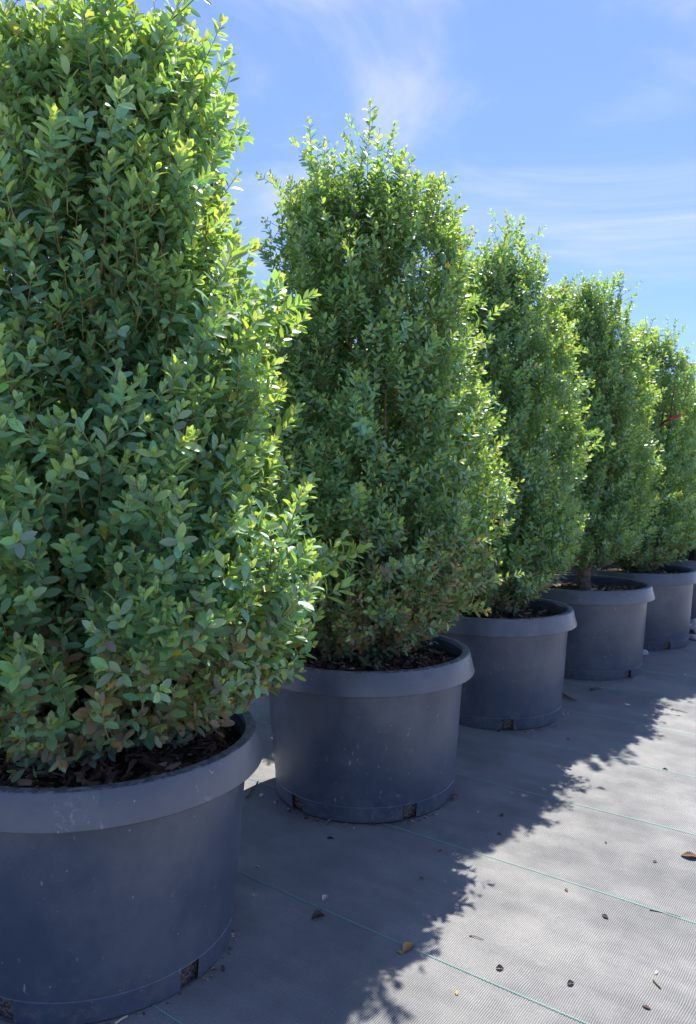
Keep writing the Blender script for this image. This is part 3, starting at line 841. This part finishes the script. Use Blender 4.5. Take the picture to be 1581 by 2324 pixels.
leaf_litter('fallen_leaf', px(1010, 1688), 0.030, 0.1, 0.5, (0.40, 0.22, 0.09), 'tan leaf lying at the foot of the pot with twigs')
small = [(1000, 1929, BRC), (1134, 1890, GRN), (1139, 1847, BRC), (957, 1989, GRN), (1286, 2021, BRC), (1376, 1911, GRN), (1468, 2286, DKB),
         (1487, 1955, DKB), (1374, 2082, DKB), (1296, 2232, DKB), (1490, 2205, (0.55, 0.50, 0.42)), (1290, 1675, TANC), (1420, 1644, TANC),
         (1540, 1622, TANC), (1135, 2195, DKB), (1510, 1745, DKB), (1244, 1713, TANC), (1038, 2248, (0.45, 0.38, 0.12)),
         (585, 1965, (0.45, 0.42, 0.36)), (750, 1900, DKB)]
for k, (a_, b_, c_) in enumerate(small):
    leaf_litter('leaf_scrap', px(a_, b_), random.uniform(0.012, 0.020), random.uniform(0, 6.2), random.uniform(0.1, 0.7), c_,
                {TANC: 'tan leaf scrap, pale orange, on the woven mat', BRC: 'reddish brown leaf scrap on the sunlit woven mat', DKB: 'dark brown shrivelled leaf scrap on the woven mat',
                 GRN: 'olive green leaf scrap near the edge of the boxwoods\' shadow'}.get(c_, 'cream coloured leaf scrap on the woven mat' if c_[2] > 0.3 else 'bright yellow leaf scrap on the sunlit mat'),
                'dry leaf scraps on the mat', 'leaf scrap', random.uniform(0.17, 0.30))

def twig(name, pts, r0, label, group=None, cat='twig', m='bark'):
    P = [(p[0], p[1], floor_z(p[0], p[1]) + p[2] + r0) for p in pts]
    v, f = tube_arrays(P, np.linspace(r0, r0 * 0.5, len(P)), 6)
    c = v[0].copy(); c[2] = floor_z(c[0], c[1])
    o = link(name, np_mesh(name, v - c, f), M[m]); o.location = c
    return tag(o, label, cat, group)
def ptw(a, b, dz=0.0):
    p = px(a, b); return (p.x, p.y, dz)
twig('twig', [ptw(560, 1808), ptw(570, 1794, 0.002), ptw(582, 1782, 0.004), ptw(588, 1770, 0.003)], 0.0030, 'thin dark twig against the left foot of the pale-scraped pot')
twig('twig', [ptw(1272, 1576), ptw(1284, 1583, 0.004), ptw(1296, 1590, 0.002), ptw(1310, 1593)], 0.0085, 'thick dark twig lying beside the foot of a pot')
twig('twig', [ptw(1342, 1566), ptw(1352, 1563, 0.004), ptw(1366, 1565)], 0.006, 'short dark twig lying in front of the bare-trunked boxwood pot')
twig('twig', [ptw(1484, 2224), ptw(1492, 2233), ptw(1500, 2242)], 0.0022, 'short reddish brown twig on the sunlit mat')
twig('twig', [ptw(1066, 2123), ptw(1080, 2126, 0.002), ptw(1098, 2132)], 0.0012, 'hair-thin dark twig lying near the orange-tan leaf')
twig('twig', [ptw(1475, 2065), ptw(1512, 2070), ptw(1545, 2080)], 0.0012, 'long hair-thin dark twig on the open sunlit mat')
twig('straw', [ptw(262, 2322), ptw(275, 2316, 0.003), ptw(290, 2309, 0.004)], 0.0025, 'pale yellow straw lying against the scuffed pot', None, 'straw', 'petal')
bpy.data.objects['straw'].data.materials[0] = make_simple('straw', (0.55, 0.45, 0.26), 0.6, 0.3)

for k, (cx_, cy_, a0, a1, nn_, lab) in enumerate([(*POTS[0], -2.3, 0.1, 70, 'crumbs of mulch and soil spilled along the foot of the scuffed pot'),
        (*POTS[1], -2.8, -0.2, 80, 'crumbs of mulch and soil spilled along the foot of the pale-scraped pot'),
        (*POTS[2], -2.8, -0.2, 45, 'crumbs of mulch spilled along the foot of the pot beside the twigs'),
        (*POTS[3], -3.0, -0.4, 45, 'crumbs of mulch spilled along the foot of the bare-trunked boxwood pot')]):
    Vs, Fs, Cs, off = [], [], [], 0
    for q in range(nn_):
        an = random.uniform(a0, a1); rr = 0.290 + abs(random.gauss(0, 0.013)); L = random.choice((0.003, 0.004, 0.006, 0.010)) * random.uniform(0.7, 1.3)
        x_, y_ = cx_ + rr * math.cos(an), cy_ + rr * math.sin(an); i = random.randrange(8); V, F = CHIPS[i]
        V2 = (V * (L, L * 1.5, L * 1.5)) @ np.array(rand_rot(0.2)).T
        V2 = V2 + (x_, y_, floor_z(x_, y_) - V2[:, 2].min() - 0.0003); Vs.append(V2); Fs.append(F + off); off += len(V)
        Cs.append(np.tile(np.array(CHIP_COL[i]) * random.uniform(1.0, 2.0), (len(V), 1)))
    o = link('spilled_mulch', np_mesh('spilled_mulch', np.concatenate(Vs), np.concatenate(Fs), np.concatenate(Cs), False), M['chip'], None, 'stuff')
    tag(o, lab, 'mulch crumbs')

def stone(loc, s, label, group=None, seed=0):
    r = random.Random(seed); bm = bmesh.new(); bmesh.ops.create_icosphere(bm, subdivisions=2, radius=1)
    a = [Vector((r.uniform(-1, 1), r.uniform(-1, 1), r.uniform(-1, 1))).normalized() for _ in range(7)]; cut = [r.uniform(0.62, 0.9) for _ in a]
    for v in bm.verts:
        for d, c in zip(a, cut):
            k = v.co.dot(d)
            if k > c: v.co -= d * (k - c)
        v.co = Vector((v.co.x * 1.15, v.co.y * 0.9, v.co.z * 0.68))
    zm = min(v.co.z for v in bm.verts)
    for v in bm.verts: v.co.z -= zm; v.co *= s
    o = link('stone', bm_mesh('stone', bm, False), M['stone'])
    o.location = (loc[0], loc[1], floor_z(loc[0], loc[1]) - 0.002 + (loc[2] if len(loc) > 2 else 0)); o.rotation_euler = (0, 0, r.uniform(0, 6))
    return tag(o, label, 'stone', group)
p = px(1464, 1486); stone((p.x, p.y), 0.026, 'single pale stone lying at the foot of a black pot', None, 3)
for k, (a_, b_, s) in enumerate([(1556, 1438, 0.035), (1566, 1430, 0.04), (1578, 1436, 0.045), (1572, 1420, 0.04), (1584, 1424, 0.05), (1560, 1446, 0.022), (1574, 1450, 0.03), (1548, 1432, 0.025), (1588, 1444, 0.04)]):
    p = px(a_, b_); stone((p.x, p.y), s, 'rounded pale stone in the small heap before a black pot', 'stones heaped before the pot', 20 + k)
for k, (a_, b_, s) in enumerate([(528, 2118, 0.006), (594, 1802, 0.008), (512, 2136, 0.004), (1085, 1838, 0.004)]):
    p = px(a_, b_); stone((p.x, p.y), s, 'tiny pebble lying close to the foot of a pot', 'pebbles by the pots', 60 + k)

# ------------------------------------------------------------------ seed pod weed, red ribbon, far pipe frame
root = empty('weed_stalk', (0.47, 2.98, SOIL)); tag(root, 'weed with a round green seed pod and yellow petals standing against the spiky-topped boxwood', 'weed')
def wpt(a, b, Y): return np.array(((a - 790.5) / 1746 * Y, Y, CAM_H - (b - 1085) / 1746 * Y))
top_p = wpt(1005, 600, 2.24)
base_p = np.array((0.12, 2.44, 0.405))
pts = [base_p, base_p * 0.7 + top_p * 0.3 + (0.01, 0.06, 0.0), base_p * 0.3 + top_p * 0.7 + (-0.02, 0.12, 0.0), wpt(1008, 640, 2.24), top_p]
root.location = base_p
v, f = tube_arrays(np.array(pts) - base_p, (0.004, 0.0035, 0.003, 0.0022, 0.002), 6)
link('stem', np_mesh('stem', v, f), M['pod'], root)
bm = bmesh.new(); bmesh.ops.create_uvsphere(bm, u_segments=16, v_segments=10, radius=1)
for v in bm.verts:
    k = 1 + 0.05 * math.cos(8 * math.atan2(v.co.y, v.co.x)); v.co = Vector((v.co.x * 0.0105 * k, v.co.y * 0.0105 * k, v.co.z * 0.017 + (0.003 if v.co.z > 0.9 else 0)))
o = link('seed_pod', bm_mesh('seed_pod', bm, True), M['pod'], root); o.location = Vector(wpt(1005, 588, 2.24) - base_p)
o = link('petals', None, None, root) if False else None
Vp, Fp = [], []
for k in range(5):
    an = k * 1.256
    d = np.array((math.cos(an), 0.4 * math.sin(an), math.sin(an))); s_ = np.array((-d[2], 0.3, d[0])); n0 = len(Vp)
    Vp += [np.zeros(3), d * 0.006 + s_ * 0.003, d * 0.010, d * 0.006 - s_ * 0.003, d * 0.006 + np.array((0, -0.003, 0))]
    Fp += [(n0, n0 + 1, n0 + 4), (n0 + 1, n0 + 2, n0 + 4), (n0 + 2, n0 + 3, n0 + 4), (n0 + 3, n0, n0 + 4)]
o = link('flower', np_mesh('flower', np.array(Vp), np.array(Fp)), M['petal'], root); o.location = Vector(wpt(1016, 602, 2.24) - base_p)
v, f = tube_arrays(np.array([wpt(1008, 650, 2.24), wpt(1013, 625, 2.24), wpt(1016, 603, 2.24)]) - base_p, (0.002, 0.0017, 0.0015), 5)
link('stem', np_mesh('stem', v, f), M['pod'], root)

def ribbon(pts, w, label):
    P = np.array(pts); V, F = [], []
    for i, q in enumerate(P):
        tw = 0.5 * math.sin(i * 1.1); d = np.array((0.15 * math.sin(tw * 2), 0.35 * math.sin(tw), 1.0)); d /= np.linalg.norm(d)
        V += [q + d * w / 2, q - d * w / 2, q + d * w / 2 + (0, 0.0008, 0), q - d * w / 2 + (0, 0.0008, 0)]
    for i in range(len(P) - 1):
        a = i * 4; b = a + 4
        F += [(a, b, b + 1), (a, b + 1, a + 1), (a + 2, a + 3, b + 3), (a + 2, b + 3, b + 2), (a, a + 2, b + 2), (a, b + 2, b), (a + 1, b + 1, b + 3), (a + 1, b + 3, a + 3)]
    V = np.array(V); c = V[0].copy()
    o = link('ribbon', np_mesh('ribbon', V - c, np.array(F), np.tile((0.36, 0.030, 0.045), (len(V), 1))), M['ribbon']); o.location = c
    return tag(o, label, 'ribbon')
Yr = 4.36
ribbon([wpt(a_, b_, Yr + dy_) for a_, b_, dy_ in ((1497, 966, 0.14), (1508, 957, 0.06), (1516, 953, 0.0), (1524, 950, -0.01), (1532, 948, 0.01), (1540, 945, 0.0), (1547, 942, 0.02))], 0.017,
       'red plastic ribbon sticking out between two boxwoods')

fr = empty('pipe_frame', (4.0, 9.0, -0.016)); tag(fr, 'thin metal pipe frame standing beyond the row of boxwoods', 'frame')
v, f = tube_arrays([(-1.6, 0, 2.345), (0, 0, 2.345), (3.0, 0, 2.345)], (0.022,) * 3, 10); link('rail', np_mesh('rail', v, f), M['pipe'], fr)
for xx in (-1.55, -0.03, 0.10, 1.5, 2.24):
    v, f = tube_arrays([(xx, 0.0, -0.02), (xx, 0.0, 1.2), (xx, 0, 2.34)], (0.016,) * 3, 8); link('post', np_mesh('post', v, f), M['pipe'], fr)
v, f = tube_arrays([(-0.03, 0, 2.34), (-0.03, 0, 2.385)], (0.012, 0.006), 8); link('finial', np_mesh('finial', v, f), M['pipe'], fr)
